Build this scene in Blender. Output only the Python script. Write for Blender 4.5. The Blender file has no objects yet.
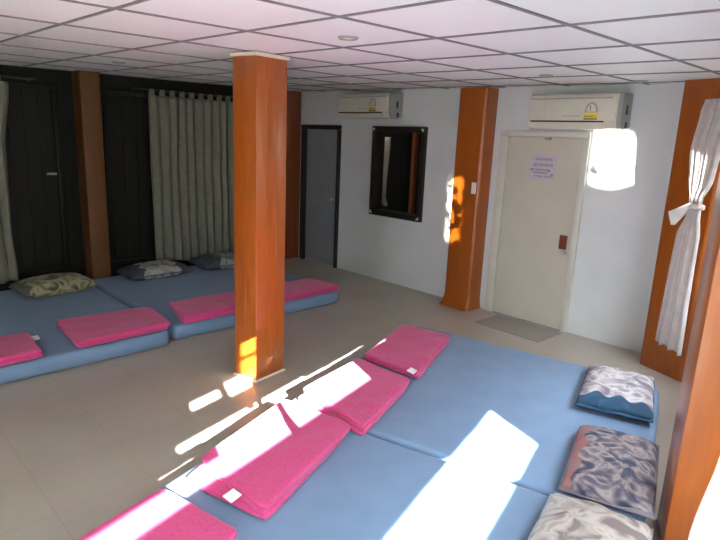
import bpy, bmesh, math, random
from mathutils import Vector, Matrix, noise

random.seed(7)
SC = bpy.context.scene
COL = SC.collection
PI = math.pi

# ---------------------------------------------------------------- frames
# room frame: x along the back wall (0 = left wall), y towards the back wall (0 = back wall), z up
# the window side of the house is turned 15.5 degrees: WF(a, l) a = across (towards outside), l = along it
TURN = math.radians(15.5)
CA, SA = math.cos(TURN), math.sin(TURN)
STAND = (6.642, -5.147)


def WF(a, l, z=None):
    x = STAND[0] + a * CA - l * SA
    y = STAND[1] + a * SA + l * CA
    return (x, y) if z is None else (x, y, z)


def ceil_z(x, y):
    return 2.348 - .01284 * x + .0126 * y


# ---------------------------------------------------------------- materials
def new_mat(name):
    m = bpy.data.materials.new(name)
    m.use_nodes = True
    nt = m.node_tree
    b = nt.nodes['Principled BSDF']
    return m, nt, b


def N(nt, kind, **kw):
    n = nt.nodes.new(kind)
    for k, v in kw.items():
        setattr(n, k, v)
    return n


def mapped(nt, scale=(1, 1, 1), coord='Object', rot=(0, 0, 0)):
    tc = N(nt, 'ShaderNodeTexCoord')
    mp = N(nt, 'ShaderNodeMapping')
    mp.inputs['Scale'].default_value = scale
    mp.inputs['Rotation'].default_value = rot
    nt.links.new(tc.outputs[coord], mp.inputs['Vector'])
    return mp.outputs['Vector']


def ramp(nt, fac, stops, interp='LINEAR'):
    r = N(nt, 'ShaderNodeValToRGB')
    r.color_ramp.interpolation = interp
    els = r.color_ramp.elements
    while len(els) < len(stops):
        els.new(.5)
    for e, (p, c) in zip(els, stops):
        e.position = p
        e.color = (*c, 1)
    nt.links.new(fac, r.inputs['Fac'])
    return r.outputs['Color']


def bump(nt, b, height, strength=.2, dist=.01):
    bp = N(nt, 'ShaderNodeBump')
    bp.inputs['Strength'].default_value = strength
    bp.inputs['Distance'].default_value = dist
    nt.links.new(height, bp.inputs['Height'])
    nt.links.new(bp.outputs['Normal'], b.inputs['Normal'])


def mat_noise(name, c1, c2, scale=8, rough=.6, stretch=(1, 1, 1), bumpy=0, bdist=.004, detail=4, sheen=0, spec=None, coat=0):
    m, nt, b = new_mat(name)
    v = mapped(nt, stretch)
    n = N(nt, 'ShaderNodeTexNoise')
    n.inputs['Scale'].default_value = scale
    n.inputs['Detail'].default_value = detail
    nt.links.new(v, n.inputs['Vector'])
    nt.links.new(ramp(nt, n.outputs['Fac'], [(.3, c1), (.7, c2)]), b.inputs['Base Color'])
    b.inputs['Roughness'].default_value = rough
    if spec is not None:
        b.inputs['Specular IOR Level'].default_value = spec
    if sheen:
        b.inputs['Sheen Weight'].default_value = sheen
    if coat:
        b.inputs['Coat Weight'].default_value = coat
        b.inputs['Coat Roughness'].default_value = .15
    if bumpy:
        bump(nt, b, n.outputs['Fac'], bumpy, bdist)
    return m


def plain(name, c, rough=.5, metal=0, spec=None):
    return mat_noise(name, tuple(x * .96 for x in c), tuple(min(1, x * 1.03) for x in c), 20, rough, spec=spec) if not metal else metal_mat(name, c, rough)


def metal_mat(name, c, rough):
    m, nt, b = new_mat(name)
    b.inputs['Base Color'].default_value = (*c, 1)
    b.inputs['Metallic'].default_value = 1
    b.inputs['Roughness'].default_value = rough
    return m


M = {}
M['wall'] = mat_noise('painted_wall', (.70, .73, .72), (.76, .78, .77), 3, .5, bumpy=.05)
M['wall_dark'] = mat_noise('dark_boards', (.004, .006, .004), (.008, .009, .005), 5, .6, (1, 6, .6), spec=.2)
M['shutter'] = mat_noise('dark_shutter_wood', (.005, .006, .004), (.010, .009, .006), 9, .55, (1, 8, .6), spec=.2)
M['ceiling'] = mat_noise('ceiling_board', (.84, .87, .86), (.87, .90, .89), 2.2, .55)
M['tbar'] = plain('ceiling_bar_grey', (.20, .195, .195), .5)
M['mattress'] = mat_noise('blue_sheet', (.165, .27, .42), (.185, .295, .46), 6, .55, bumpy=.15, bdist=.006, detail=2, sheen=.15)
M['pink'] = mat_noise('pink_fleece', (.62, .045, .20), (.72, .068, .25), 60, .85, bumpy=.3, bdist=.003, sheen=.25)
M['tag'] = plain('white_tag', (.85, .85, .87), .6)
M['cream'] = plain('cream_plastic', (.74, .71, .58), .35)
M['cream_door'] = mat_noise('cream_door_paint', (.60, .565, .46), (.64, .60, .49), 3, .38)
M['cream_frame'] = mat_noise('cream_frame_paint', (.66, .65, .56), (.70, .68, .58), 3, .4)
M['grey_plastic'] = plain('grey_plastic', (.36, .36, .33), .45)
M['dark_slot'] = plain('dark_slot', (.03, .027, .02), .5)
M['yellow'] = plain('label_yellow', (.80, .62, .02), .4)
M['label_grey'] = plain('label_grey', (.45, .43, .42), .4)
M['label_green'] = plain('label_olive', (.40, .42, .03), .4)
M['label_brown'] = plain('label_brown', (.20, .15, .05), .4)
M['label_white'] = plain('label_white', (.8, .72, .6), .4)
M['black_frame'] = mat_noise('black_frame_wood', (.010, .008, .006), (.024, .017, .012), 22, .4, (1, 1, 4), bumpy=.2)
M['brown_plate'] = mat_noise('brown_plate', (.16, .045, .02), (.20, .06, .03), 12, .35)
M['steel'] = metal_mat('steel', (.6, .6, .58), .3)
M['pale_metal'] = metal_mat('pale_metal', (.8, .78, .74), .25)
M['white_plastic'] = plain('white_plastic', (.78, .77, .72), .4)
M['paper'] = plain('notice_paper', (.62, .55, .60), .7)
M['ink'] = plain('violet_ink', (.25, .18, .26), .7)
M['doormat'] = mat_noise('grey_mat', (.30, .27, .24), (.37, .33, .30), 90, .8, bumpy=.3)
M['greydoor'] = mat_noise('grey_door_paint', (.23, .24, .26), (.27, .28, .30), 3, .4)
M['ground'] = mat_noise('outside_ground', (.05, .055, .035), (.09, .085, .06), 1.5, .9)
M['outside'] = plain('sun_mask_grey', (.22, .22, .20), .9)
M['trim'] = plain('pale_bead', (.82, .74, .60), .5)
M['rod'] = plain('dark_rod', (.03, .022, .016), .4)
M['niche'] = plain('unlit_room_black', (.02, .018, .016), .8)  # near black: the gloom of the unlit room put into the colour


def wood_mat(name, c1, c2, c3, rough=.32, coat=.3):
    m, nt, b = new_mat(name)
    v = mapped(nt, (6, 6, .7))
    n = N(nt, 'ShaderNodeTexNoise')
    n.inputs['Scale'].default_value = 5
    n.inputs['Detail'].default_value = 5
    n.inputs['Distortion'].default_value = .6
    nt.links.new(v, n.inputs['Vector'])
    nt.links.new(ramp(nt, n.outputs['Fac'], [(.25, c1), (.55, c2), (.8, c3)]), b.inputs['Base Color'])
    b.inputs['Roughness'].default_value = rough
    b.inputs['Coat Weight'].default_value = coat
    b.inputs['Coat Roughness'].default_value = .22
    return m


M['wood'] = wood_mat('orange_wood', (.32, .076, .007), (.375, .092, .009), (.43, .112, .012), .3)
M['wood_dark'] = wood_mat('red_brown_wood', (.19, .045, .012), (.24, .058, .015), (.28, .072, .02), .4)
M['wood_shaded'] = wood_mat('orange_wood_shaded', (.10, .034, .003), (.12, .041, .004), (.14, .048, .005), .6, 0)  # same wood as the other pillars, darkened for the shade on the left


def floor_mat():
    m, nt, b = new_mat('beige_floor_vinyl')
    v = mapped(nt, (1, 1, 1))
    n = N(nt, 'ShaderNodeTexNoise')
    n.inputs['Scale'].default_value = 1.6
    n.inputs['Detail'].default_value = 6
    nt.links.new(v, n.inputs['Vector'])
    base = ramp(nt, n.outputs['Fac'], [(.3, (.42, .375, .315)), (.7, (.49, .44, .37))])
    br = N(nt, 'ShaderNodeTexBrick')
    br.offset = 0
    br.inputs['Color1'].default_value = (1, 1, 1, 1)
    br.inputs['Color2'].default_value = (.97, .97, .97, 1)
    br.inputs['Mortar'].default_value = (.86, .84, .82, 1)
    br.inputs['Scale'].default_value = 1
    br.inputs['Mortar Size'].default_value = .003
    br.inputs['Brick Width'].default_value = .45
    br.inputs['Row Height'].default_value = .45
    nt.links.new(v, br.inputs['Vector'])
    mx = N(nt, 'ShaderNodeMixRGB', blend_type='MULTIPLY')
    mx.inputs['Fac'].default_value = 1
    nt.links.new(base, mx.inputs['Color1'])
    nt.links.new(br.outputs['Color'], mx.inputs['Color2'])
    nt.links.new(mx.outputs['Color'], b.inputs['Base Color'])
    b.inputs['Roughness'].default_value = .33
    bump(nt, b, n.outputs['Fac'], .04, .01)
    return m


M['floor'] = floor_mat()


def curtain_mat(name, c1, c2, trans=.35):
    m, nt, b = new_mat(name)
    v = mapped(nt, (1, 1, 1))
    n = N(nt, 'ShaderNodeTexNoise')
    n.inputs['Scale'].default_value = 14
    n.inputs['Detail'].default_value = 5
    nt.links.new(v, n.inputs['Vector'])
    c = ramp(nt, n.outputs['Fac'], [(.3, c1), (.7, c2)])
    nt.links.new(c, b.inputs['Base Color'])
    b.inputs['Roughness'].default_value = .8
    t = N(nt, 'ShaderNodeBsdfTranslucent')
    nt.links.new(c, t.inputs['Color'])
    mx = N(nt, 'ShaderNodeMixShader')
    mx.inputs['Fac'].default_value = trans
    nt.links.new(b.outputs['BSDF'], mx.inputs[1])
    nt.links.new(t.outputs['BSDF'], mx.inputs[2])
    nt.links.new(mx.outputs['Shader'], nt.nodes['Material Output'].inputs['Surface'])
    return m


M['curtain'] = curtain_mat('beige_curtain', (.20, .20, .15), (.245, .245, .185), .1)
M['curtain_thick'] = curtain_mat('white_thick_curtain', (.74, .72, .70), (.82, .81, .80), .15)
M['curtain_pale'] = curtain_mat('pale_curtain', (.60, .57, .50), (.70, .67, .60), .1)
M['curtain_white'] = curtain_mat('white_curtain', (.72, .66, .63), (.82, .79, .76), .45)


def glass_mat():
    m, nt, b = new_mat('window_glass')
    tr = N(nt, 'ShaderNodeBsdfTransparent')
    gl = N(nt, 'ShaderNodeBsdfGlossy')
    gl.inputs['Roughness'].default_value = .03
    mx = N(nt, 'ShaderNodeMixShader')
    mx.inputs['Fac'].default_value = .06
    nt.links.new(tr.outputs['BSDF'], mx.inputs[1])
    nt.links.new(gl.outputs['BSDF'], mx.inputs[2])
    nt.links.new(mx.outputs['Shader'], nt.nodes['Material Output'].inputs['Surface'])
    return m


M['glass'] = glass_mat()


def paisley_mat(name, ground, mid, light, dark, edge, edge2=None, axis='y', edge_at=.2, scale=7, seed=0, both=False):
    """printed pillow cover: swirls on a ground, with a contrasting band at one end"""
    m, nt, b = new_mat(name)
    tc = N(nt, 'ShaderNodeTexCoord')
    mp = N(nt, 'ShaderNodeMapping')
    mp.inputs['Location'].default_value = (seed, seed * 1.7, 0)
    nt.links.new(tc.outputs['Object'], mp.inputs['Vector'])
    v = mp.outputs['Vector']
    n1 = N(nt, 'ShaderNodeTexNoise')
    n1.inputs['Scale'].default_value = scale
    n1.inputs['Detail'].default_value = 1.5
    n1.inputs['Distortion'].default_value = 1.6
    nt.links.new(v, n1.inputs['Vector'])
    c = ramp(nt, n1.outputs['Fac'], [(.0, dark), (.36, dark), (.42, mid), (.5, ground), (.57, light), (.63, ground), (.7, mid)])
    vo = N(nt, 'ShaderNodeTexVoronoi')
    vo.inputs['Scale'].default_value = scale * 1.3
    nt.links.new(v, vo.inputs['Vector'])
    spots = ramp(nt, vo.outputs['Distance'], [(.0, (1, 1, 1)), (.16, (1, 1, 1)), (.22, (0, 0, 0)), (.26, (0, 0, 0)), (.30, (.8, .8, .8)), (.34, (0, 0, 0))])
    mx = N(nt, 'ShaderNodeMixRGB')
    mx.inputs['Color2'].default_value = (*mid, 1)
    mul = N(nt, 'ShaderNodeMath', operation='MULTIPLY')
    mul.inputs[1].default_value = .65
    nt.links.new(spots, mul.inputs[0])
    nt.links.new(mul.outputs[0], mx.inputs['Fac'])
    nt.links.new(c, mx.inputs['Color1'])
    # contrasting band with a scalloped border
    sep = N(nt, 'ShaderNodeSeparateXYZ')
    nt.links.new(tc.outputs['Generated'], sep.inputs[0])
    other = sep.outputs['X' if axis == 'y' else 'Y']
    along = sep.outputs['Y' if axis == 'y' else 'X']
    sn = N(nt, 'ShaderNodeMath', operation='SINE')
    ml = N(nt, 'ShaderNodeMath', operation='MULTIPLY')
    ml.inputs[1].default_value = 20
    nt.links.new(other, ml.inputs[0])
    nt.links.new(ml.outputs[0], sn.inputs[0])
    ma = N(nt, 'ShaderNodeMath', operation='MULTIPLY_ADD')
    ma.inputs[1].default_value = .035
    nt.links.new(sn.outputs[0], ma.inputs[0])
    if both:
        sb = N(nt, 'ShaderNodeMath', operation='PINGPONG')
        sb.inputs[1].default_value = .5
        nt.links.new(along, sb.inputs[0])
        nt.links.new(sb.outputs[0], ma.inputs[2])
    else:
        nt.links.new(along, ma.inputs[2])
    lt = N(nt, 'ShaderNodeMath', operation='LESS_THAN')
    lt.inputs[1].default_value = edge_at
    nt.links.new(ma.outputs[0], lt.inputs[0])
    mx2 = N(nt, 'ShaderNodeMixRGB')
    nt.links.new(lt.outputs[0], mx2.inputs['Fac'])
    nt.links.new(mx.outputs['Color'], mx2.inputs['Color1'])
    e = ramp(nt, n1.outputs['Fac'], [(.45, edge), (.6, edge2 or edge)])
    nt.links.new(e, mx2.inputs['Color2'])
    nt.links.new(mx2.outputs['Color'], b.inputs['Base Color'])
    b.inputs['Roughness'].default_value = .8
    return m


M['pil_teal'] = paisley_mat('lilac_print_teal_band', (.42, .39, .41), (.27, .23, .27), (.58, .56, .55), (.19, .17, .21), (.015, .06, .12), (.02, .09, .165), 'y', .15, 6, 1)
M['pil_paisley'] = paisley_mat('grey_paisley_print', (.20, .165, .185), (.085, .085, .125), (.36, .31, .30), (.035, .05, .095), (.34, .13, .11), (.27, .16, .16), 'x', .15, 8, 4)
M['pil_cream'] = paisley_mat('cream_floral_print', (.50, .46, .42), (.40, .36, .33), (.58, .55, .50), (.24, .20, .20), (.46, .42, .38), None, 'x', .02, 8, 9)
M['pil_yellow'] = paisley_mat('yellowish_floral_print', (.34, .32, .17), (.20, .19, .11), (.42, .38, .24), (.08, .09, .07), (.10, .10, .08), None, 'y', .1, 6, 13)
M['pil_white'] = paisley_mat('white_floral_dark_ends', (.36, .36, .32), (.25, .25, .23), (.43, .43, .38), (.12, .13, .13), (.045, .06, .075), (.06, .08, .10), 'y', .22, 7, 17, both=True)
M['pil_white2'] = paisley_mat('white_floral_one_dark_end', (.34, .35, .32), (.24, .25, .23), (.42, .42, .38), (.12, .13, .13), (.045, .06, .075), (.06, .08, .10), 'y', .3, 7, 23)


# ---------------------------------------------------------------- object helpers
def link(name, bm, mat, parent=None, loc=(0, 0, 0), rz=0, smooth=None, recalc=True):
    me = bpy.data.meshes.new(name)
    if recalc:
        bmesh.ops.recalc_face_normals(bm, faces=bm.faces)
    bm.to_mesh(me)
    bm.free()
    if smooth is not None:
        for p in me.polygons:
            p.use_smooth = True
        if smooth < 3:
            try:
                me.set_sharp_from_angle(angle=smooth)
            except Exception:
                pass
    me.materials.append(mat)
    o = bpy.data.objects.new(name, me)
    COL.objects.link(o)
    o.location = loc
    o.rotation_euler = (0, 0, rz)
    if parent:
        o.parent = parent
    return o


def tag(o, label, cat, group=None):
    o['label'] = label
    o['category'] = cat
    if group:
        o['group'] = group
    return o


def struct(o):
    o['kind'] = 'structure'
    return o


def thing(name, label, cat, loc=(0, 0, 0), rz=0, group=None):
    o = bpy.data.objects.new(name, None)
    COL.objects.link(o)
    o.location = loc
    o.rotation_euler = (0, 0, rz)
    o.empty_display_size = .1
    return tag(o, label, cat, group)


def add_box(bm, x0, x1, y0, y1, z0, z1, bev=0, seg=2):
    r = bmesh.ops.create_cube(bm, size=1)
    vs = r['verts']
    for v in vs:
        v.co = Vector(((x0 + x1) / 2 + v.co.x * (x1 - x0), (y0 + y1) / 2 + v.co.y * (y1 - y0), (z0 + z1) / 2 + v.co.z * (z1 - z0)))
    if bev:
        es = list({e for v in vs for e in v.link_edges})
        bmesh.ops.bevel(bm, geom=es, offset=bev, segments=seg, profile=.5, affect='EDGES')
    return vs


def box(*a, bev=0, seg=2):
    bm = bmesh.new()
    add_box(bm, *a, bev=bev, seg=seg)
    return bm


def add_loft(bm, rings, cap=True):
    """rings: lists of equal length of 3-D points"""
    vr = [[bm.verts.new(p) for p in r] for r in rings]
    n = len(rings[0])
    for a, b in zip(vr, vr[1:]):
        for i in range(n):
            bm.faces.new((a[i], a[(i + 1) % n], b[(i + 1) % n], b[i]))
    if cap:
        bm.faces.new(vr[0][::-1])
        bm.faces.new(vr[-1])


def prism(poly, z0, z1, bev=0, zf=None):
    bm = bmesh.new()
    top = [(x, y, zf(x, y) if zf else z1) for x, y in poly]
    add_loft(bm, [[(x, y, z0) for x, y in poly], top])
    if bev:
        es = [e for e in bm.edges if abs(e.verts[0].co.z - e.verts[1].co.z) > .5]
        bmesh.ops.bevel(bm, geom=es, offset=bev, segments=2, profile=.5, affect='EDGES')
    return bm


def add_cyl(bm, p, q, r, n=16, r2=None):
    p, q = Vector(p), Vector(q)
    d = (q - p)
    up = Vector((0, 0, 1)) if abs(d.normalized().z) < .9 else Vector((1, 0, 0))
    s = d.cross(up).normalized()
    t = s.cross(d).normalized()
    r2 = r if r2 is None else r2
    add_loft(bm, [[p + (s * math.cos(2 * PI * i / n) + t * math.sin(2 * PI * i / n)) * r for i in range(n)],
                  [q + (s * math.cos(2 * PI * i / n) + t * math.sin(2 * PI * i / n)) * r2 for i in range(n)]])


def spaced(n, k):
    """0..1 samples crowded at both ends"""
    out = []
    for i in range(n + 1):
        t = i / n
        c = .5 - .5 * math.cos(PI * t)
        out.append(t * (1 - k) + c * k)
    return out


def add_cushion(bm, c, z0, th, p=8, flat=False, wr=.003, fr=5, nu=30, nv=30, seed=0, dome=0, ruffle=0):
    """soft slab between the corners c = (c00, c10, c11, c01)"""
    c = [Vector((q[0], q[1])) for q in c]
    U, V = spaced(nu, .85), spaced(nv, .85)

    def prof(t):
        return max(0, 1 - abs(2 * t - 1) ** p) ** (1 / 2.2)
    top, bot = [], []
    for i, u in enumerate(U):
        rt, rb = [], []
        for j, v in enumerate(V):
            q = (c[0] * (1 - u) + c[1] * u) * (1 - v) + (c[3] * (1 - u) + c[2] * u) * v
            # rounded plan corners
            k = max(abs(2 * u - 1), 0) ** 10 * max(abs(2 * v - 1), 0) ** 10
            ctr = (c[0] + c[1] + c[2] + c[3]) / 4
            q = q.lerp(ctr, .035 * k)
            nz = noise.noise(Vector((q.x * fr, q.y * fr, seed * 3.1)))
            n2 = noise.noise(Vector((q.x * fr * 2.3 + 9, q.y * fr * 2.3, seed * 5.7)))
            edge = 1 - min(1, 2 * min(u, 1 - u, v, 1 - v) * 3)
            q = q + Vector((nz, n2)) * (wr * 1.2 + ruffle * edge)
            f = prof(u) * prof(v)
            h = th * (1 + dome * (1 - (2 * u - 1) ** 2) * (1 - (2 * v - 1) ** 2))
            w = (nz + .6 * n2) * wr * min(1, f * 1.2)
            if flat:
                zt = z0 + h * (.35 + .65 * f) + w
                zb = z0 + h * (.35 - .35 * f)
            else:
                zt = z0 + th * .42 + (h - th * .42) * f + w
                zb = z0 + th * .42 * (1 - min(1, f * 1.5))
            border = i in (0, nu) or j in (0, nv)
            a = bm.verts.new((q.x, q.y, zt))
            rt.append(a)
            rb.append(a if border else bm.verts.new((q.x, q.y, zb)))
        top.append(rt)
        bot.append(rb)
    for i in range(nu):
        for j in range(nv):
            bm.faces.new((top[i][j], top[i + 1][j], top[i + 1][j + 1], top[i][j + 1]))
            try:
                bm.faces.new((bot[i][j], bot[i][j + 1], bot[i + 1][j + 1], bot[i + 1][j]))
            except ValueError:
                pass


def cells_wall(us, zs, holes, thick, place):
    """a wall slab in (u, z) with rectangular holes; place(u, d, z) gives the point, d = depth 0..thick"""
    us = sorted(set(us + [h[0] for h in holes] + [h[1] for h in holes]))
    zs = sorted(set(zs + [h[2] for h in holes] + [h[3] for h in holes]))
    bm = bmesh.new()
    cache = {}

    def V(u, d, z):
        k = (round(u, 5), d, round(z, 5))
        if k not in cache:
            cache[k] = bm.verts.new(place(u, d, z))
        return cache[k]
    nu, nz = len(us) - 1, len(zs) - 1

    def solid(i, j):
        if not (0 <= i < nu and 0 <= j < nz):
            return False
        cu, cz = (us[i] + us[i + 1]) / 2, (zs[j] + zs[j + 1]) / 2
        return not any(h[0] < cu < h[1] and h[2] < cz < h[3] for h in holes)
    for i in range(nu):
        for j in range(nz):
            if not solid(i, j):
                continue
            u0, u1, z0, z1 = us[i], us[i + 1], zs[j], zs[j + 1]
            t = thick
            bm.faces.new((V(u0, 0, z0), V(u1, 0, z0), V(u1, 0, z1), V(u0, 0, z1)))
            bm.faces.new((V(u0, t, z0), V(u0, t, z1), V(u1, t, z1), V(u1, t, z0)))
            if not solid(i - 1, j):
                bm.faces.new((V(u0, 0, z0), V(u0, 0, z1), V(u0, t, z1), V(u0, t, z0)))
            if not solid(i + 1, j):
                bm.faces.new((V(u1, 0, z0), V(u1, t, z0), V(u1, t, z1), V(u1, 0, z1)))
            if not solid(i, j - 1):
                bm.faces.new((V(u0, 0, z0), V(u0, t, z0), V(u1, t, z0), V(u1, 0, z0)))
            if not solid(i, j + 1):
                bm.faces.new((V(u0, 0, z1), V(u1, 0, z1), V(u1, t, z1), V(u0, t, z1)))
    return bm


# ---------------------------------------------------------------- the setting
WA = .42                       # inner face of the window wall
struct(link('floor', prism([(-.14, -8.35), WF(WA + .14, -3.4), WF(WA + .14, 5.45), (-.14, .14)], -.08, 0), M['floor']))
cp = [(-.14, -8.35), WF(WA + .14, -3.4), WF(WA + .14, 5.45), (-.14, .14)]
bm = bmesh.new()
add_loft(bm, [[(x, y, ceil_z(x, y)) for x, y in cp], [(x, y, ceil_z(x, y) + .06) for x, y in cp]])
ceiling = struct(link('ceiling', bm, M['ceiling']))


def wall_x_at(y):              # x of the window wall's inner face at a given y
    l = (y - STAND[1] - WA * SA) / CA
    return WF(WA, l)[0]


bm = bmesh.new()
DZ = .007
xs = [5.415 - .69 * k for k in range(-3, 8)]
ys = [-.83 - .655 * k for k in range(-1, 11)]


def bar(p, q, w):
    p, q = Vector(p), Vector(q)
    s = Vector((-(q - p).y, (q - p).x)).normalized() * w / 2
    ring = []
    for e in (p, q):
        pts = []
        for sgn, dz in ((-1, 0), (1, 0), (1, -DZ), (-1, -DZ)):
            r = e + s * sgn
            pts.append((r.x, r.y, ceil_z(r.x, r.y) + dz + .0005))
        ring.append(pts)
    add_loft(bm, ring)


for x in xs:
    y1 = -.0
    # stop at the window wall
    for k in range(200):
        if wall_x_at(y1) < x:
            y1 -= .05
    if x > .05:
        bar((x, -8.1), (x, y1), .017)
for y in ys:
    bar((0, y), (wall_x_at(y), y), .016)
struct(link('ceiling_grid', bm, M['tbar'], ceiling))

# back wall with the hole of the small dark window
MX0, MX1, MZ0, MZ1 = 1.62, 2.345, .885, 1.85
SUN_M, SUN_K = .70, .60          # sun ray: along / down per metre across
place = lambda u, d, z: (u, d, z)
struct(link('wall_back', cells_wall([-.14, 5.80], [0, 2.45], [(MX0, MX1, MZ0, MZ1)], .12, place), M['wall']))
# left wall, dark boards
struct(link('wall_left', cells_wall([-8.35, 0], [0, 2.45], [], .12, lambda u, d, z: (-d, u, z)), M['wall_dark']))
# window wall
W1 = (2.98, 4.84, .92, 2.06)
W2 = (-3.0, 2.56, .3, 2.205)
struct(link('wall_right', cells_wall([-3.3, 5.33], [0, 2.45], [W1, W2], .12, lambda u, d, z: WF(WA + d, u, z)), M['wall']))
# wall behind the camera with its own opening
W3 = (6.1, 7.0, .5, 2.1)
struct(link('wall_front', cells_wall([-.12, 7.9], [0, 2.45], [W3], .12, lambda u, d, z: (u, -8.2 - d, z)), M['wall']))
struct(link('ground', box(-14, 26, -26, 14, -.2, -.1), M['ground']))

# left wall joinery: dark window frames and shutters between the pillars
for n, (y0, y1) in enumerate(((-4.95, -3.14), (-2.70, -.62))):
    bm = bmesh.new()
    for a in ((y0, y0 + .06), (y1 - .06, y1), ((y0 + y1) / 2 - .03, (y0 + y1) / 2 + .03)):
        add_box(bm, 0, .045, a[0], a[1], .25, 2.12, bev=.006)
    add_box(bm, 0, .05, y0 - .01, y1 + .01, .20, .26, bev=.006)
    add_box(bm, 0, .05, y0 - .01, y1 + .01, 2.10, 2.16, bev=.006)
    fr = struct(link('window_%d' % (n + 3), bm, M['shutter'], smooth=.6))
    bm = bmesh.new()
    for h in range(2):
        ya = y0 + .06 if h == 0 else (y0 + y1) / 2 + .03
        yb = (y0 + y1) / 2 - .03 if h == 0 else y1 - .06
        k = 6
        for i in range(k):
            add_box(bm, .002, .02, ya + (yb - ya) * i / k + .002, ya + (yb - ya) * (i + 1) / k - .002, .26, 2.10)
    link('shutter_boards', bm, M['shutter'], fr)

# door in the back wall
bm = bmesh.new()
for a in (3.375, 4.240):
    add_box(bm, a, a + (.095 if a < 4 else .06), -.035, 0, 0, 1.834, bev=.006)
add_box(bm, 3.375, 4.300, -.035, 0, 1.835, 1.890, bev=.006)
door = struct(link('door_1', bm, M['cream_frame'], smooth=.6))
link('door_leaf', box(3.472, 4.238, -.022, 0, .012, 1.832, bev=.004), M['cream_door'], door)
bm = box(4.128, 4.205, -.034, -.021, .800, .935, bev=.004)
hp = link('handle_plate', bm, M['brown_plate'], door)
bm = bmesh.new()
add_cyl(bm, (4.205, -.021, .772), (4.205, -.045, .772), .017)
add_box(bm, 4.19, 4.236, -.03, -.021, .756, .788, bev=.002)
link('latch', bm, M['steel'], door, smooth=.6)
link('door_catch', box(3.868, 3.925, -.045, -.02, 1.805, 1.832, bev=.004), M['grey_plastic'], door)
bm = bmesh.new()
for z in (.25, .95, 1.62):
    add_cyl(bm, (3.470, -.037, z - .04), (3.470, -.037, z + .04), .007, 10)
link('hinge', bm, M['cream_frame'], door, smooth=.6)
link('door_threshold', box(3.47, 4.24, -.03, 0, 0, .012, bev=.003), M['grey_plastic'], door)

# grey door at the far left end of the back wall
bm = bmesh.new()
add_box(bm, .165, .262, -.05, 0, 0, 1.844, bev=.005)
add_box(bm, .918, .955, -.05, 0, 0, 1.844, bev=.005)
add_box(bm, .165, .955, -.05, 0, 1.845, 1.905, bev=.005)
d2 = struct(link('door_2', bm, M['black_frame'], smooth=.6))
link('door_leaf', box(.264, .916, -.018, 0, .01, 1.843, bev=.004), M['greydoor'], d2)
bm = bmesh.new()
for z0, z1 in ((.15, .85), (1.0, 1.72)):
    add_box(bm, .36, .82, -.024, -.017, z0, z1, bev=.004)
link('door_panel', bm, M['greydoor'], d2)
bm = bmesh.new()
add_cyl(bm, (.86, -.017, .93), (.86, -.06, .93), .012)
add_cyl(bm, (.86, -.055, .93), (.86, -.085, .93), .024, 16, .018)
link('door_knob', bm, M['steel'], d2, smooth=.6)

# the small dark window in the back wall: frame, pane, dark room beyond with a curtain and a post
bm = bmesh.new()
fx0, fx1, fz0, fz1 = 1.560, 2.403, .822, 1.905
add_box(bm, fx0, MX0 + .004, -.045, .124, fz0, fz1, bev=.008)
add_box(bm, MX1 - .004, fx1, -.045, .124, fz0, fz1, bev=.008)
add_box(bm, MX0, MX1, -.045, .124, MZ1 - .012, fz1, bev=.008)
add_box(bm, MX0, MX1, -.045, .124, fz0, MZ0 + .004, bev=.008)
win = struct(link('window_5', bm, M['black_frame'], smooth=.6))
bm = bmesh.new()
for cx, sx in ((fx0 + .024, 1), (fx1 - .024, -1)):
    for cz, sz in ((fz0 + .024, 1), (fz1 - .024, -1)):
        add_loft(bm, [[(cx, y, cz), (cx + sx * .034, y, cz), (cx + sx * .018, y, cz + sz * .018), (cx, y, cz + sz * .034)] for y in (-.044, -.056)])
link('corner_bracket', bm, M['white_plastic'], win)
link('window_pane', box(MX0 + .002, MX1 - .002, .02, .025, MZ0 + .002, MZ1 - .002), M['glass'], win)
bm = bmesh.new()   # the room behind, open towards the pane; its gloom is in the colour
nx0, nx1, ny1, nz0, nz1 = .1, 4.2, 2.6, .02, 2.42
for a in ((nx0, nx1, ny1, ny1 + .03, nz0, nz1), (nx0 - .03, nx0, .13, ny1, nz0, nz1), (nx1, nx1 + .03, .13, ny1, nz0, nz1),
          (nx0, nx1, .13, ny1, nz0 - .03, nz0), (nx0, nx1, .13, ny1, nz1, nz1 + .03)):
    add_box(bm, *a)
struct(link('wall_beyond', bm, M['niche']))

# ---------------------------------------------------------------- window joinery on the right
frame2 = bmesh.new()


def wbox(bm, a0, a1, l0, l1, z0, z1):
    ring = lambda z: [WF(a0, l0, z), WF(a1, l0, z), WF(a1, l1, z), WF(a0, l1, z)]
    add_loft(bm, [ring(z0), ring(z1)])


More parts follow.
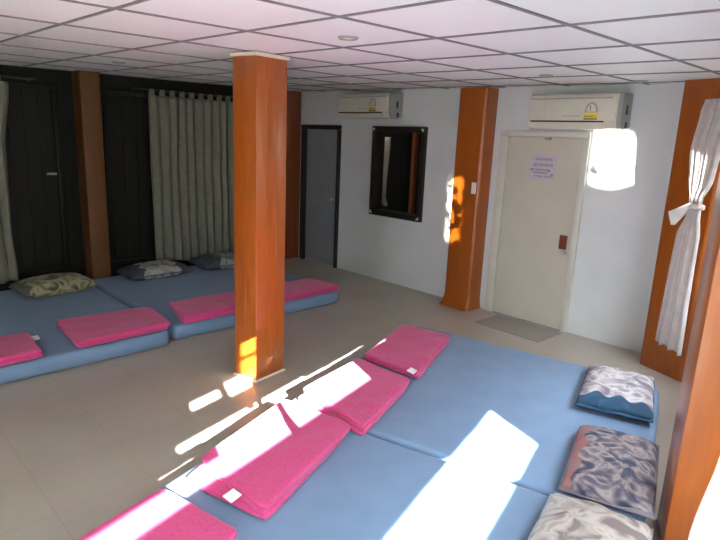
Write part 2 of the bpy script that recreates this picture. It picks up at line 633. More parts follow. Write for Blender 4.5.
for (l0, l1, z0, z1), nm in ((W1, 'window_1'), (W2, 'window_2')):
    bm = bmesh.new()
    f = .045
    wbox(bm, WA - .015, WA + .10, l0, l0 + f, z0, z1)
    wbox(bm, WA - .015, WA + .10, l1 - .02, l1, z0, z1)
    wbox(bm, WA - .015, WA + .10, l0, l1, z0, z0 + f)
    wbox(bm, WA - .015, WA + .10, l0, l1, z1 - .015, z1)
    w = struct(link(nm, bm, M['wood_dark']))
    if nm == 'window_1':
        bm = bmesh.new()
        for k in (1, 2):
            lm = l0 + (l1 - l0) * k / 3
            wbox(bm, WA + .03, WA + .07, lm - .02, lm + .02, z0 + f, z1 - .03)
        wbox(bm, WA + .03, WA + .07, l0 + f, l1 - .02, 1.80, 1.84)
        link('mullion', bm, M['wood_dark'], w)
    else:
        bm = bmesh.new()
        wbox(bm, WA + .03, WA + .06, 1.30, l1 - .02, 1.665, z1 - .015)
        wbox(bm, WA + .03, WA + .06, 1.55, l1 - .02, .98, 1.42)
        wbox(bm, WA + .03, WA + .06, 1.55, l1 - .02, z0 + f, .68)
        link('light_block_panel', bm, M['wood_dark'], w)  # added unseen panels that keep window light off the near pillar
# added unseen screen outside: slots shape the sun patches, the rest blocks low sky
OW = 4.0


def slot(af, an, s0, s1, zs, zs2=None):
    # opening whose light falls between a = af and a = an, l = s0..s1 on a surface zs high
    d = OW - (af + an) / 2
    return (s0 - SUN_M * d, s1 - SUN_M * d, zs + SUN_K * (OW - an), (zs if zs2 is None else zs2) + SUN_K * (OW - af))


slots = [slot(-.915, -.555, 1.3, 3.15, .13),
         slot(-1.845, -1.70, .9, 1.66, .19), slot(-1.85, -1.70, 1.66, 1.86, .19), slot(-1.98, -1.70, 1.86, 3.22, .19),
         slot(-2.335, -2.265, 2.0, 2.61, 0), slot(-2.335, -2.265, 2.66, 3.47, 0), slot(-2.35, -2.285, 3.54, 4.107, 0),
         slot(-2.68, -2.58, 2.41, 2.68, 0),
         slot(-2.72, -2.53, 2.74, 3.0, 0)]
pl = 2.966 - SUN_M * (OW + 2.62)
pz = SUN_K * (OW + 2.62)
slots += [(pl - .055, pl + .045, pz, pz + .175), (pl - .055, pl + .045, pz + .195, pz + .36)]
NEAR_PATCH = slot(-1.6, -.05, -1.7, .45, 0)  # added slot: an unseen floor patch bounces sun up to the ceiling
slots.append(NEAR_PATCH)
struct(link('sun_mask_outside', cells_wall([-12, 12], [-.15, 4.5], slots, .02, lambda u, d, z: WF(OW + d, u, z)), M['outside']))

# ---------------------------------------------------------------- pillars
WIN_T = .004


def ptop(x, y):
    return ceil_z(x, y) - .003


def add_pillar(name, label, poly, mat, z0=0, extra=None):
    cx = sum(p[0] for p in poly) / len(poly)
    cy = sum(p[1] for p in poly) / len(poly)
    t = thing(name, label, 'pillar', (cx, cy, z0))
    loc = [(x - cx, y - cy) for x, y in poly]
    bm = prism(loc, 0, 0, bev=.006, zf=lambda x, y: ptop(x + cx, y + cy) - z0)
    link('shaft', bm, mat, t, smooth=.6)
    return t, loc


# free-standing pillar in the room
ang = math.radians(10.4)
ux, uy = Vector((math.cos(ang), math.sin(ang))), Vector((-math.sin(ang), math.cos(ang)))
p0 = Vector((3.405, -2.972))
cpoly = [p0 - ux * .222, p0, p0 + uy * .292, p0 - ux * .222 + uy * .292]
t, loc = add_pillar('pillar', 'orange wood pillar standing free in the middle of the room', [tuple(p) for p in cpoly], M['wood'])
cxy = (t.location.x, t.location.y)


def grow(poly, d):
    c = Vector((sum(p[0] for p in poly) / 4, sum(p[1] for p in poly) / 4))
    out = []
    for p in poly:
        q = Vector(p) - c
        a, b = q.dot(ux), q.dot(uy)
        a += math.copysign(d, a)
        b += math.copysign(d, b)
        r = c + ux * a + uy * b
        out.append((r.x, r.y))
    return out


bm = bmesh.new()
zt = ptop(*cxy)
g = grow(loc, .012)
add_loft(bm, [[(x, y, ceil_z(x + cxy[0], y + cxy[1]) - .030) for x, y in g], [(x, y, ceil_z(x + cxy[0], y + cxy[1]) - .008) for x, y in g]])
o = link('top_trim', bm, M['trim'], t)
bm = bmesh.new()
g1, g2 = grow(loc, .012), grow(loc, .001)
add_loft(bm, [[(x, y, .0005) for x, y in g1], [(x, y, .012) for x, y in g2]])
o = link('caulk_bead', bm, M['trim'], t)
# thin cover strips on the joints of the boards
bm = bmesh.new()
for side in (0, 1):
    for f in ((.5,) if side == 0 else (.36, .68)):
        a = Vector(loc[side]).lerp(Vector(loc[(side + 1) % 4]), f)
        d = (Vector(loc[(side + 1) % 4]) - Vector(loc[side])).normalized()
        nrm = Vector((d.y, -d.x))
        q = [a - d * .004 - nrm * .001, a + d * .004 - nrm * .001, a + d * .003 + nrm * .0018, a - d * .003 + nrm * .0018]
        add_loft(bm, [[(x, y, .02) for x, y in q], [(x, y, zt - .04) for x, y in q]])
link('joint_strip', bm, M['wood'], t)

# pillar engaged in the back wall, splayed at the foot
t = thing('pillar', 'orange wood pillar against the back wall between dark window and cream door', 'pillar', (3.11, 0, 0))
rings = []


def round_rect(x0, x1, y0, y1, r, z):
    pts = [(x0, y1, z)]
    for cx_, cy_, a0 in ((x0 + r, y0 + r, PI), (x1 - r, y0 + r, 1.5 * PI)):
        for q in range(5):
            t_ = a0 + q * PI / 8
            pts.append((cx_ + r * math.cos(t_), cy_ + r * math.sin(t_), z))
    return pts + [(x1, y1, z)]


for z, gx, gy in ((0, .028, .05), (.02, .024, .042), (.05, .012, .02), (.10, .003, .005), (.15, 0, 0), (2.29, 0, 0)):
    rings.append(round_rect(-.168 - gx, .175 + gx * .5, -.20 - gy, -.001, .035, z))
bm = bmesh.new()
add_loft(bm, rings)
link('shaft', bm, M['wood'], t, smooth=.6)
# switch on it
sw = thing('light_switch', 'small cream switch plate on the pillar at the back wall', 'switch', (3.225, -.2005, 1.30))
link('plate', box(-.028, .028, -.008, 0, -.058, .058, bev=.004), M['white_plastic'], sw)
link('rocker', box(-.011, .011, -.013, -.006, -.022, .022, bev=.003), M['white_plastic'], sw)

# pillar on the left wall
t, loc = add_pillar('pillar', 'shaded orange pillar on the dark left wall between the windows', [(.002, -2.985), (.25, -2.985), (.25, -2.785), (.002, -2.785)], M['wood_shaded'])
# corner post behind the free-standing pillar
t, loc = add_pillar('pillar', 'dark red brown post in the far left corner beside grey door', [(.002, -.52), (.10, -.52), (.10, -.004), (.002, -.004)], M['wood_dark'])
# far right corner pillar
fp = [(5.085, -.27), WF(.10, 4.885), WF(.418, 4.86), WF(.418, 5.22), (5.085, -.003)]
t, loc = add_pillar('pillar', 'orange pillar in the far right corner behind the tied white curtain', fp, M['wood'])
# near pillar between the windows
t, loc = add_pillar('pillar', 'big orange pillar nearest the viewer at the right edge, beside patterned pillows',
                    [WF(.105, 2.58), WF(.418, 2.61), WF(.418, 2.90), WF(.072, 2.875)], M['wood'])


# ---------------------------------------------------------------- mattresses
def mattress(label, c, z1, seed, nu=46, nv=46, group=None):
    cx = sum(p[0] for p in c) / 4
    cy = sum(p[1] for p in c) / 4
    bm = bmesh.new()
    lc = [(p[0] - cx, p[1] - cy) for p in c]
    add_cushion(bm, lc, .004, z1 - .004, p=110, flat=True, wr=.004, fr=3, nu=nu, nv=nv, seed=seed)
    o = link('mattress', bm, M['mattress'], None, (cx, cy, 0), 0, smooth=4)
    return tag(o, label, 'mattress', group)


def WFQ(*q):
    return [WF(*p) for p in q]


mattress('blue mattress on the right, the one reaching furthest towards the cream door',
         WFQ((-2.03, 2.615), (.03, 2.595), (.0, 4.40), (-2.03, 4.545)), .13, 1)
mattress('blue mattress at the lower right, crossed by the brightest sun patch', WFQ((-1.93, .62), (.05, .62), (.05, 2.578), (-1.985, 2.598)), .13, 2)
mattress('blue mattress on the left ending beside the free-standing pillar, nearer the back wall', [(.26, -3.06), (2.30, -3.06), (2.26, -1.085), (.26, -1.085)], .13, 3)
mattress('blue mattress at the far left edge under yellowish pillow', [(.26, -5.05), (2.40, -5.05), (2.375, -3.085), (.26, -3.085)], .13, 4)


# ---------------------------------------------------------------- folded blankets
def blanket(label, c, z0, layers, t, seed, tagpos=None, ext=None, group=None, tagrot=0):
    cx = sum(p[0] for p in c) / 4
    cy = sum(p[1] for p in c) / 4
    root = thing('folded_blanket', label, 'blanket', (cx, cy, z0), 0, group)
    lc = [Vector((p[0] - cx, p[1] - cy)) for p in c]
    rnd = random.Random(seed)
    bm = bmesh.new()
    z = 0
    for k in range(layers):
        q = [p + Vector((rnd.uniform(-.012, .012), rnd.uniform(-.012, .012))) for p in lc]
        if ext and k < ext[0]:          # lower folds reach further at one end
            q[0] = q[0].lerp(q[3], -ext[1])
            q[1] = q[1].lerp(q[2], -ext[1] * ext[2])
        if ext and k >= ext[0]:
            q[0] = q[0].lerp(q[3], ext[3])
        top = k == layers - 1
        add_cushion(bm, q, z, t * 1.1, p=44, wr=.007 if top else .003, fr=4.5 if top else 7, nu=36, nv=36, seed=seed + k, dome=.12 if top else 0)
        z += t
    body = link('fleece', bm, M['pink'], root, smooth=4)
    if tagpos:
        u, v, hz = tagpos
        q = (lc[0] * (1 - u) + lc[1] * u) * (1 - v) + (lc[3] * (1 - u) + lc[2] * u) * v
        bm = box(-.026, .026, -.035, .035, -.003, .003, bev=.002)
        for vv in bm.verts:
            vv.co.z -= max(0, vv.co.x) * .5
        o = link('care_tag', bm, M['tag'], root, (q.x, q.y, hz), tagrot)
        o['label'] = 'white care tag'
    return root


BR = 'pink blankets on the right mattresses'
# corner order: foot/near, head/near, head/far, foot/far
blanket('pink folded blanket furthest on the right, wholly in shade', WFQ((-1.965, 3.50), (-1.47, 3.41), (-1.585, 4.31), (-2.05, 4.35)), .137, 2, .021, 11, (.90, -.0, .055), group=BR, tagrot=TURN)
blanket('pink folded blanket second on the right, half sunlit, touching the furthest one', WFQ((-1.965, 2.66), (-1.385, 2.52), (-1.455, 3.285), (-1.945, 3.40)), .137, 3, .019, 12, None, (1, .0, 0, .08), group=BR)
blanket('thickest pink folded blanket on the right, with white tag at its near end', WFQ((-1.885, 1.72), (-1.375, 1.655), (-1.455, 2.495), (-1.975, 2.56)), .137, 3, .020, 13, (.62, -.012, .055), (1, .07, 0, .10), group=BR, tagrot=TURN)
blanket('pink folded blanket at the bottom edge, nearest the viewer', WFQ((-1.86, .70), (-1.36, .70), (-1.37, 1.50), (-1.85, 1.535)), .137, 3, .021, 14, group=BR)
BL = 'pink blankets on the left mattresses'
blanket('pink folded blanket at the left edge of the view', [(1.88, -4.86), (2.42, -4.88), (2.385, -4.07), (1.90, -4.04)], .141, 2, .028, 21, (.35, 1.0, .055), group=BL)
blanket('pink folded blanket in front of the yellowish pillow', [(1.73, -3.80), (2.375, -3.85), (2.345, -3.10), (1.80, -3.05)], .141, 2, .028, 22, group=BL)
blanket('pink folded blanket left of and behind the free-standing pillar', [(1.80, -2.86), (2.30, -2.96), (2.285, -2.10), (1.80, -2.08)], .141, 2, .028, 23, group=BL)
blanket('pink folded blanket right of and behind the free-standing pillar', [(1.80, -2.04), (2.28, -2.05), (2.25, -1.11), (1.79, -1.15)], .141, 2, .028, 24, group=BL)


# ---------------------------------------------------------------- pillows
def pillow(label, cx, cy, rz, sx, sy, h, mat, seed, group, z=.137, pipe=None):
    root = thing('pillow', label, 'pillow', (cx, cy, z), rz, group)
    bm = bmesh.new()
    c = [(-sx / 2, -sy / 2), (sx / 2, -sy / 2), (sx / 2, sy / 2), (-sx / 2, sy / 2)]
    add_cushion(bm, c, 0, h, p=2.6, wr=.007, fr=6, nu=40, nv=40, seed=seed, ruffle=.006)
    link('cover', bm, mat, root, smooth=4)
    # flat hem around the seam
    bm = bmesh.new()
    n = 80
    ring_in, ring_out = [], []
    for i in range(n):
        s = i / n * 4
        k, f = int(s), s - int(s)
        a, b = Vector(c[k]), Vector(c[(k + 1) % 4])
        p = a.lerp(b, f)
        nz = noise.noise(Vector((p.x * 9, p.y * 9, seed)))
        zz = h * .40 + nz * .006
        ring_in.append((p.x * .93, p.y * .95, zz))
        ring_out.append((p.x * (1.03 + nz * .01), p.y * (1.025 + nz * .01), zz - .012))
    add_loft(bm, [[(x, y, z + .003) for x, y, z in ring_in], [(x, y, z + .003) for x, y, z in ring_out],
                  [(x, y, z - .003) for x, y, z in ring_out], [(x, y, z - .003) for x, y, z in ring_in]], cap=False)
    link('hem', bm, pipe or mat, root, smooth=4)
    return root


PR = 'pillows on the right mattresses'
M['hem_teal'] = plain('teal_hem', (.035, .11, .19), .8)
M['hem_grey'] = plain('grey_hem', (.20, .18, .21), .8)
pillow('lilac and white pillow with a teal blue band, furthest of the right row', *WF(-.255, 3.955), TURN + .05, .43, .72, .115, M['pil_teal'], 31, PR, pipe=M['hem_teal'])
pillow('grey paisley pillow with salmon end beside the near pillar', *WF(-.16, 2.93), TURN + .03, .40, .70, .125, M['pil_paisley'], 32, PR, pipe=M['hem_grey'])
pillow('cream pillow with grey flowers at the bottom edge of the view', *WF(-.165, 2.13), TURN - .02, .42, .72, .13, M['pil_cream'], 33, PR)
PL = 'pillows on the left mattresses'
M['hem_dark'] = plain('dark_hem', (.06, .075, .09), .8)
pillow('yellowish floral pillow at the far left beside the left curtain', .60, -3.48, .08, .42, .66, .16, M['pil_yellow'], 34, PL)
pillow('white floral pillow with dark ends in front of the left curtain edge', .53, -2.40, .04, .40, .70, .15, M['pil_white'], 35, PL, pipe=M['hem_dark'])
pillow('floral pillow with one dark end, partly hidden by the free-standing pillar', .53, -1.52, -.03, .42, .70, .16, M['pil_white2'], 36, PL, pipe=M['hem_dark'])


# ---------------------------------------------------------------- air conditioners
def aircon(label, x0, x1, z0, z1, depth, lx, seed):
    root = thing('air_conditioner', label, 'air conditioner', ((x0 + x1) / 2, 0, z0))
    w = (x1 - x0) / 2
    h = z1 - z0
    prof = [(-.002, .03), (-depth * .55, .0), (-depth * .86, .014), (-depth, .07), (-depth, h - .05), (-depth * .93, h - .012), (-depth * .8, h), (-.002, h)]
    bm = bmesh.new()
    add_loft(bm, [[(x, y, z) for y, z in prof] for x in (-w, w - .035)])
    link('body', bm, M['cream'], root)
    bm = bmesh.new()
    add_loft(bm, [[(x, y, z) for y, z in prof] for x in (w - .0345, w)])
    o = link('side_cap', bm, M['grey_plastic'], root)
    o['label'] = 'grey side cap'
    link('side_recess', box(w - .001, w + .004, -depth * .55, -depth * .40, h * .42, h * .68, bev=.001), M['dark_slot'], o)
    link('side_clip', box(w - .001, w + .004, -depth * .5, -depth * .3, .02, .07, bev=.001), M['dark_slot'], o)
    bm = box(-w + .015, w - .05, -depth - .010, -depth + .012, .075, h - .048, bev=.006)
    fp = link('front_panel', bm, M['cream'], root, smooth=.6)
    bm = box(-w + .03, w - .09, -depth - .0015, -depth + .01, h - .046, h - .036)
    link('air_slot', bm, M['label_grey'], root)
    bm = box(-w + .03, w - .14, -depth - .003, -depth + .01, .062, .074)
    link('outlet_slot', bm, M['dark_slot'], root)
    bm = bmesh.new()
    add_loft(bm, [[(x, -depth - .004, .058), (x, -depth * .84 - .004, .008), (x, -depth * .84, .012), (x, -depth, .062)] for x in (-w + .03, w - .14)])
    link('louver_flap', bm, M['cream'], root)
    # energy label: arch over a yellow field
    y = -depth - .0105
    s = .118
    lb = link('energy_label', box(lx - s / 2, lx + s / 2, y - .001, y + .002, .085, .170), M['yellow'], fp)
    lb['label'] = 'yellow energy label with grey arch'
    bm = bmesh.new()
    pts = [(lx + s / 2 * math.cos(PI * i / 14), .145 + .085 * math.sin(PI * i / 14)) for i in range(15)]
    add_loft(bm, [[(px, yy, pz) for px, pz in pts] for yy in (y - .0018, y + .002)])
    link('label_arch', bm, M['label_grey'], fp)
    bm = bmesh.new()
    pts = [(lx + s * .34 * math.cos(PI * i / 14), .150 + .062 * math.sin(PI * i / 14)) for i in range(15)]
    add_loft(bm, [[(px, yy, pz) for px, pz in pts] for yy in (y - .0024, y + .002)])
    link('label_dial', bm, M['label_white'], fp)
    link('label_needle', box(lx - .014, lx - .006, y - .003, y, .160, .200), M['label_brown'], fp)
    link('label_text_line', box(lx - s / 2 + .004, lx + s / 2 - .004, y - .003, y, .128, .140), M['label_white'], fp)
    link('label_text_line', box(lx - s / 2 + .004, lx + .02, y - .003, y, .104, .116), M['label_green'], fp)
    link('label_strip', box(lx - s / 2, lx + s / 2, y - .003, y, .083, .095), M['label_brown'], fp)
    # small grey maker's mark
    bm = bmesh.new()
    for i in range(6):
        add_box(bm, -.085 + i * .028, -.085 + i * .028 + .02, y - .001, y + .001, .108, .117)
    link('maker_mark', bm, M['label_grey'], fp)
    return root


ac2 = aircon('cream wall air conditioner above the cream door, with yellow energy label', 3.76, 4.615, 1.905, 2.210, .20, .175, 1)
ac1 = aircon('cream wall air conditioner in the shade above the grey door and dark window', 1.08, 2.00, 1.985, 2.275, .20, .17, 2)
# the dark gap over the far unit is its own shade

# ---------------------------------------------------------------- notice on the door
nt_ = thing('paper_notice', 'sheet of paper with violet writing taped on the cream door', 'notice', (3.87, -.0225, 1.555))
link('sheet', box(-.135, .135, -.0015, 0, -.125, .125), M['paper'], nt_)
rn = random.Random(5)
for z, x0, x1, hh, dens in ((.072, -.085, .09, .022, .95), (.018, -.10, .09, .026, .95), (-.028, -.12, .07, .018, .8), (-.056, -.095, .06, .018, .9), (-.09, -.085, .10, .016, .75)):
    bm = bmesh.new()
    x = x0
    while x < x1:
        w_ = rn.uniform(.007, .013)
        if rn.random() < dens + .2:
            k = rn.random()
            add_box(bm, x, x + w_ * .35, -.0022, -.001, z - hh / 2, z + hh / 2 * rn.uniform(.6, 1.1))
            if k < .7:
                add_box(bm, x, x + w_, -.0022, -.001, z + hh * .2, z + hh * .42)
            if k > .3:
                add_box(bm, x + w_ * .65, x + w_, -.0022, -.001, z - hh / 2, z + hh * .3)
            if k > .75:
                add_box(bm, x, x + w_, -.0022, -.001, z + hh * .6, z + hh * .78)
        x += w_ + .004
    link('writing_line', bm, M['ink'], nt_)
for x, z in ((-.118, -.028), (.068, -.034), (.10, -.07)):
    link('ink_mark', box(x - .011, x + .011, -.0022, -.001, z - .008, z + .008), M['ink'], nt_)

# grey mat on the floor in front of the door
bm = box(-.36, .36, -.21, .21, .0005, .008, bev=.003)
o = link('door_mat', bm, M['doormat'], None, (3.925, -.285, 0), -.03)
tag(o, 'flat grey mat on the floor in front of the cream door', 'mat')

# ---------------------------------------------------------------- ceiling lights
for (x, y), lab in zip(((4.336, -3.038), (1.592, -3.116), (4.313, -.951), (4.772, -.30)),
                       ('small recessed round light in the ceiling right of the free-standing pillar',
                        'small recessed round light in the ceiling at far left, above the pillows',
                        'small recessed round light in the ceiling nearest the air conditioner over the door',
                        'small recessed round light in the ceiling by the far right corner')):
    zc = ceil_z(x, y)
    d = thing('ceiling_light', lab, 'ceiling light', (x, y, zc), group='recessed ceiling lights')
    bm = bmesh.new()
    R_, r_ = .055, .040
    n = 28
    ring = lambda r, z: [(r * math.cos(2 * PI * i / n), r * math.sin(2 * PI * i / n), z) for i in range(n)]
    add_loft(bm, [ring(r_, -.0005), ring(R_, -.0005), ring(R_ - .003, -.008), ring(r_ + .004, -.012), ring(r_, -.004)], cap=False)
    link('rim', bm, M['grey_plastic'], d, smooth=.6)
    bm = bmesh.new()
    add_loft(bm, [ring(r_ + .001, -.001), ring(r_ + .001, -.004), ring(r_ * .6, -.007)])
    link('lens', bm, M['white_plastic'], d, smooth=.6)


# ---------------------------------------------------------------- curtains
def curtain(name, label, levels, nf, mat, nu=None, nv=46, seed=0, thick=.004, tabs=None, tie=None, tabdir=None):
    """levels: (z, left xy, right xy, fold depth) from the top down"""
    root = thing(name, label, 'curtain', (levels[0][1][0], levels[0][1][1], levels[-1][0]))
    org = Vector(root.location)
    nu = nu or nf * 9
    bm = bmesh.new()
    rows = []
    zt, zb = levels[0][0], levels[-1][0]
    for j in range(nv + 1):
        z = zt + (zb - zt) * j / nv
        for A, B in zip(levels, levels[1:]):
            if A[0] >= z >= B[0] - 1e-6:
                f = (A[0] - z) / (A[0] - B[0])
                break
        f = f * f * (3 - 2 * f) if len(levels) > 2 else f
        L = Vector(A[1]).lerp(Vector(B[1]), f)
        R = Vector(A[2]).lerp(Vector(B[2]), f)
        amp = A[3] + (B[3] - A[3]) * f
        d = (R - L)
        nrm = Vector((-d.y, d.x)).normalized() if d.length > 1e-6 else Vector((0, 1))
        row = []
        for i in range(nu + 1):
            u = i / nu
            ph = 2 * PI * nf * u + 1.6 * noise.noise(Vector((u * 5, z * .9, seed)))
            off = amp * (math.sin(ph) + .45 * math.sin(ph * .53 + seed) + .35 * noise.noise(Vector((u * nf * 1.3, z * 2.2, seed + 5))))
            p = L + d * (u + .008 * math.sin(ph * 2)) + nrm * off
            row.append(bm.verts.new((p.x - org.x, p.y - org.y, z - org.z + (.012 * math.sin(ph * .5) if j == nv else 0))))
        rows.append(row)
    for a, b in zip(rows, rows[1:]):
        for i in range(nu):
            bm.faces.new((a[i], a[i + 1], b[i + 1], b[i]))
    o = link('cloth', bm, mat, root, smooth=4, recalc=False)
    md = o.modifiers.new('thickness', 'SOLIDIFY')
    md.thickness = thick
    if tabs:
        n, h, rad = tabs
        L, R = Vector(levels[0][1]), Vector(levels[0][2])
        d = (R - L)
        s = d.normalized()
        nrm = Vector((-s.y, s.x))
        for k in range(n):
            c = L + d * ((k + .35) / n)
            bm = bmesh.new()
            prof = [(rad * math.cos(t_), rad * math.sin(t_)) for t_ in [PI * q / 10 for q in range(11)]]
            prof = [(rad, -h)] + prof + [(-rad, -h)]
            inner = [(a * .78 if abs(b) > 0 or True else a, b * (.86 if b > 0 else 1)) for a, b in prof]
            loop = prof + inner[::-1]
            ringp = []
            for w_ in (-.026, .026):
                ringp.append([tuple(Vector((c.x, c.y, zt + h - .004)) - org + Vector((nrm.x * a + s.x * w_, nrm.y * a + s.y * w_, b))) for a, b in loop])
            add_loft(bm, ringp)
            link('tab', bm, mat, root, smooth=.7)
    return root


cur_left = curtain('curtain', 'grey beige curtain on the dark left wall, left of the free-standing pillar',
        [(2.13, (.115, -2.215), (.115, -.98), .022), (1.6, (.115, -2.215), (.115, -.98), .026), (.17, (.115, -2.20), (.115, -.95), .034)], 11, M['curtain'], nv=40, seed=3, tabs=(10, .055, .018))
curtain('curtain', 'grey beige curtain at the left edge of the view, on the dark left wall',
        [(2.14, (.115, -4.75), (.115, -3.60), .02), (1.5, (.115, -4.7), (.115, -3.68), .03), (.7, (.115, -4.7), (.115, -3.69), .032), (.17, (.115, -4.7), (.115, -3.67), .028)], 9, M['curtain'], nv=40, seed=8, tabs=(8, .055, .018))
for (ya, yb, lab) in ((-2.36, -.72, 'dark curtain rod on the left wall nearer the back wall'), (-5.0, -3.36, 'dark curtain rod at the left edge of the view')):
    rd = thing('curtain_rod', lab, 'curtain rod', (.115, (ya + yb) / 2, 2.186))
    bm = bmesh.new()
    hl = (yb - ya) / 2
    add_cyl(bm, (0, -hl, 0), (0, hl, 0), .010, 12)
    link('rod', bm, M['rod'], rd, smooth=.6)
    for e in (-1, 1):
        bm = bmesh.new()
        add_cyl(bm, (-.113, e * (hl - .03), 0), (.0, e * (hl - .03), 0), .008, 10)
        add_cyl(bm, (-.114, e * (hl - .03), 0), (-.106, e * (hl - .03), 0), .022, 12)
        link('bracket', bm, M['rod'], rd, smooth=.6)
# latch of the left shutter
o = thing('shutter_latch', 'small grey latch on the dark shutter left of the shaded orange pillar', 'latch', (.0, -3.25, 1.25))
link('plate', box(.018, .024, -.05, .05, -.012, .012, bev=.002), M['grey_plastic'], o)
link('bolt', box(.024, .036, -.045, .03, -.006, .006, bev=.002), M['grey_plastic'], o)


def L_(a, l):
    return WF(a, l)


# tied curtain at the far window
far = curtain('curtain', 'white curtain tied in the middle at the far right window, beside the corner pillar',
        [(2.10, L_(-.035, 4.60), L_(.13, 4.42), .012), (2.02, L_(-.05, 4.60), L_(.15, 4.42), .014), (1.77, L_(-.07, 4.60), L_(.10, 4.42), .016), (1.58, L_(-.055, 4.60), L_(.088, 4.44), .015),
         (1.43, L_(-.03, 4.57), L_(.045, 4.47), .012), (1.34, L_(-.035, 4.57), L_(.05, 4.47), .012), (1.17, L_(-.075, 4.60), L_(.072, 4.42), .015), (.77, L_(-.088, 4.62), L_(.075, 4.40), .018), (.37, L_(-.10, 4.64), L_(.086, 4.38), .02)],
        6, M['curtain_white'], nu=84, nv=70, seed=4)
org = Vector(far.location)
# tie band and its loose end
bm = bmesh.new()
c = Vector(L_(.008, 4.52))
n = 20
e1 = (Vector(L_(.05, 4.46)) - Vector(L_(-.035, 4.58))).normalized()
e2 = Vector((-e1.y, e1.x))
rings = []
for r, z in ((.82, 1.372), (.96, 1.376), (1.0, 1.39), (.96, 1.404), (.82, 1.408)):
    rings.append([tuple(Vector((c.x + e1.x * .078 * r * math.cos(t_) + e2.x * .05 * r * math.sin(t_), c.y + e1.y * .078 * r * math.cos(t_) + e2.y * .05 * r * math.sin(t_), z)) - org) for t_ in [2 * PI * i / n for i in range(n)]])
add_loft(bm, rings)
link('tie_band', bm, M['curtain_white'], far, smooth=1)
bm = bmesh.new()
pa, pb = Vector(L_(-.02, 4.50)), Vector(L_(-.125, 4.50))
rows = []
for f in (0, .35, .7, 1):
    p = pa.lerp(pb, f)
    zc_ = 1.395 - .095 * f
    hw = .022 + .022 * f
    th_ = .012
    rows.append([tuple(Vector((p.x - .02 * f, p.y - th_, zc_ + hw)) - org), tuple(Vector((p.x, p.y + th_, zc_ + hw)) - org), tuple(Vector((p.x + .03 * f, p.y + th_, zc_ - hw)) - org), tuple(Vector((p.x + .01 * f, p.y - th_, zc_ - hw)) - org)])
add_loft(bm, rows)
link('tie_end', bm, M['curtain_white'], far, smooth=1)
# cloth loops that carry it on the rod
for a0, l0, a1, l1 in ((-.01, 4.55, .12, 4.52), (.05, 4.50, .15, 4.47), (.10, 4.45, .17, 4.43)):
    bm = bmesh.new()
    rings = []
    for f in (0, .2, .4, .6, .8, 1):
        p = Vector(WF(a0 + (a1 - a0) * f, l0 + (l1 - l0) * f))
        z = 2.045 + .070 * math.sin(f * PI / 2)
        w_ = .034 - .014 * math.sin(f * PI)
        d_ = .012
        rings.append([tuple(Vector((p.x + CA * sx * w_ - SA * sy * d_, p.y + SA * sx * w_ + CA * sy * d_, z)) - org) for sx, sy in ((-1, -1), (1, -1), (1, 1), (-1, 1))])
    add_loft(bm, rings)
    link('loop', bm, M['curtain_white'], far, smooth=1)
# rods between the pillars
def rod_between(p, q, z, lab):
    c = (Vector(p) + Vector(q)) / 2
    rd = thing('curtain_rod', lab, 'curtain rod', (c.x, c.y, z))
    bm = bmesh.new()
    add_cyl(bm, (p[0] - c.x, p[1] - c.y, 0), (q[0] - c.x, q[1] - c.y, 0), .010, 12)
    link('rod', bm, M['rod'], rd, smooth=.6)
rod_between(WF(.16, 2.90), WF(.16, 4.865), 2.135, 'dark curtain rod at the far right window')

# near curtain, flared at the bottom, gathered above
near = curtain('curtain', 'white sunlit curtain at the bottom right corner, in front of the near pillar',
        [(2.10, L_(.14, 1.17), L_(.40, 1.13), .012), (1.75, L_(.14, 1.16), L_(.40, 1.12), .014), (1.62, L_(.15, 1.04), L_(.27, 1.0), .008), (1.50, L_(.14, 1.0), L_(.215, .98), .006), (1.40, L_(.125, 1.0), L_(.205, .98), .006), (1.317, L_(.095, 1.0), L_(.24, .97), .010), (1.12, L_(.074, 1.0), L_(.38, .95), .014), (.8, L_(.06, 1.0), L_(.40, .93), .02), (.35, L_(.05, .99), L_(.40, .92), .024)],
        6, M['curtain_thick'], nu=72, nv=60, seed=6)
rod_between(WF(.18, -1.1), WF(.18, 2.59), 2.11, 'dark curtain rod at the near right window')

# what hangs in the dark room behind the small window
cu = curtain('curtain', 'pale curtain strip seen through the small dark window', [(1.78, (1.25, .40), (1.45, .40), .018), (1.3, (1.24, .40), (1.43, .40), .02), (1.0, (1.22, .40), (1.43, .40), .02), (.89, (1.18, .40), (1.47, .40), .03)], 4, M['curtain_pale'], nv=24, seed=12)
cb = thing('pillar', 'orange post seen through the small dark window', 'pillar', (1.885, .40, .02))
link('shaft', box(-.03, .03, -.03, .03, 0, 2.39, bev=.006), M['wood_dark'], cb)  # darker wood stands in for the dim light on the orange post

# ---------------------------------------------------------------- light
W = bpy.data.worlds.new('sky')
SC.world = W
W.use_nodes = True
bg = W.node_tree.nodes['Background']
bg.inputs['Color'].default_value = (.86, .93, 1, 1)
bg.inputs['Strength'].default_value = 12.0


def light(name, kind, loc, direction, energy, color=(1, 1, 1), **kw):
    d = bpy.data.lights.new(name, kind)
    d.energy = energy
    d.color = color
    for k, v in kw.items():
        setattr(d, k, v)
    o = bpy.data.objects.new(name, d)
    COL.objects.link(o)
    o.location = loc
    o.rotation_euler = Vector(direction).to_track_quat('-Z', 'Y').to_euler()
    return o


sd = Vector((-CA - SUN_M * SA, -SA + SUN_M * CA, -SUN_K))
light('sun', 'SUN', (24, -14, 16), sd, 70, (.90, 1, .97), angle=math.radians(.2))


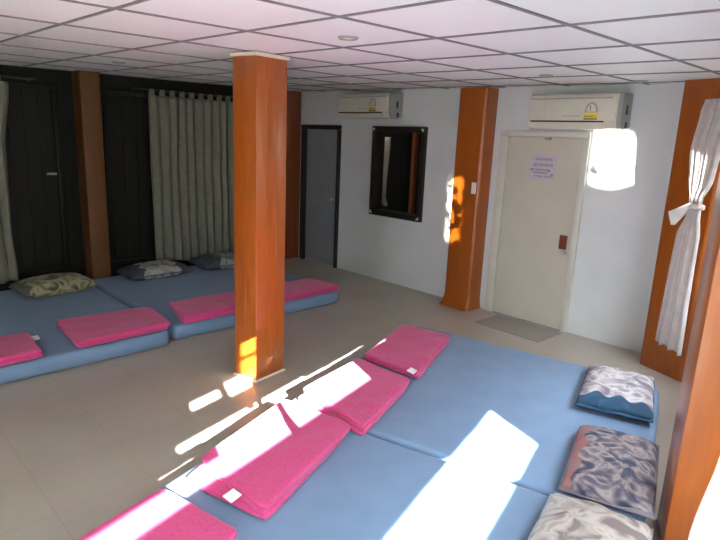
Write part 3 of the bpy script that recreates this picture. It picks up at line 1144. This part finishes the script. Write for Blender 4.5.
def portal(name, a, l0, l1, z0, z1):
    c = WF(a, (l0 + l1) / 2)
    d = Vector((-CA, -SA, 0))
    o = light(name, 'AREA', (c[0], c[1], (z0 + z1) / 2), d, 1, shape='RECTANGLE', size=l1 - l0, size_y=z1 - z0)
    o.data.cycles.is_portal = True


portal('portal_far_window', WA + .14, *W1)
portal('portal_near_window', WA + .14, *W2)
o = light('portal_front', 'AREA', ((W3[0] + W3[1]) / 2, -8.34, (W3[2] + W3[3]) / 2), (0, 1, 0), 1, shape='RECTANGLE', size=W3[1] - W3[0], size_y=W3[3] - W3[2])
o.data.cycles.is_portal = True


def glint(name, src, dst, energy, color, deg, scale, lo, hi, seed, blend=.1, narrow=None):
    """sun thrown back by something shiny outside: a spot broken up by noise"""
    o = light(name, 'SPOT', src, Vector(dst) - Vector(src), energy, color, spot_size=math.radians(deg), spot_blend=blend, shadow_soft_size=.015)
    d = o.data
    d.use_nodes = True
    nt = d.node_tree
    em = nt.nodes['Emission']
    tc = nt.nodes.new('ShaderNodeTexCoord')
    n = nt.nodes.new('ShaderNodeTexNoise')
    n.inputs['Scale'].default_value = scale
    n.inputs['Detail'].default_value = 2
    mp = nt.nodes.new('ShaderNodeMapping')
    mp.inputs['Location'].default_value = (seed, seed * .7, 0)
    nt.links.new(tc.outputs['Normal'], mp.inputs['Vector'])
    nt.links.new(mp.outputs['Vector'], n.inputs['Vector'])
    r = nt.nodes.new('ShaderNodeMapRange')
    r.inputs['From Min'].default_value = lo
    r.inputs['From Max'].default_value = hi
    nt.links.new(n.outputs['Fac'], r.inputs['Value'])
    out = r.outputs['Result']
    if narrow:                      # tall thin beam
        sp = nt.nodes.new('ShaderNodeSeparateXYZ')
        nt.links.new(tc.outputs['Normal'], sp.inputs[0])
        ab = nt.nodes.new('ShaderNodeMath')
        ab.operation = 'ABSOLUTE'
        nt.links.new(sp.outputs['X'], ab.inputs[0])
        r2 = nt.nodes.new('ShaderNodeMapRange')
        r2.inputs['From Min'].default_value = narrow
        r2.inputs['From Max'].default_value = narrow * .6
        nt.links.new(ab.outputs[0], r2.inputs['Value'])
        mu = nt.nodes.new('ShaderNodeMath')
        mu.operation = 'MULTIPLY'
        nt.links.new(out, mu.inputs[0])
        nt.links.new(r2.outputs['Result'], mu.inputs[1])
        out = mu.outputs[0]
    nt.links.new(out, em.inputs['Strength'])
    return o


glint('glint_wall', WF(2.0, .29, 1.30), (4.49, 0, 1.665), 6000, (1, .98, .95), 5.3, 38, .33, .39, 2)
glint('glint_pillar', (7.12, -9.6, 1.45), (2.965, -.2, 1.04), 16000, (1, .85, .6), 4.4, 90, .46, .54, 5, .3, .0135)

# weak fill light added for the room beyond the small window, no lamp there
light('fill_beyond', 'POINT', (1.3, .25, 2.3), (0, 0, -1), 5, (1, .9, .75), shadow_soft_size=.06)

# ---------------------------------------------------------------- camera
pitch, roll = math.radians(13.0), math.radians(2.44)
heading = math.radians(45.5)
f_ = Vector((0, math.cos(pitch), -math.sin(pitch)))
r0 = Vector((1, 0, 0))
u0 = r0.cross(f_)
r_ = r0 * math.cos(roll) + u0 * math.sin(roll)
u_ = -r0 * math.sin(roll) + u0 * math.cos(roll)
rot = Matrix.Rotation(heading, 3, 'Z')
r_, u_, f_ = rot @ r_, rot @ u_, rot @ f_
cam = bpy.data.cameras.new('camera')
cam.sensor_fit = 'HORIZONTAL'
cam.sensor_width = 36
cam.lens = 570 / 720 * 36
cam.clip_start = .03
co = bpy.data.objects.new('camera', cam)
COL.objects.link(co)
mw = Matrix((r_, u_, -f_)).transposed().to_4x4()
mw.translation = Vector((STAND[0], STAND[1], 1.75))
co.matrix_world = mw
SC.camera = co

SC.view_settings.view_transform = 'Standard'
SC.view_settings.look = 'None'
SC.view_settings.exposure = 0.65
SC.view_settings.gamma = 1
SC.view_settings.use_curve_mapping = False
SC.cycles.diffuse_bounces = 3
SC.cycles.max_bounces = 10
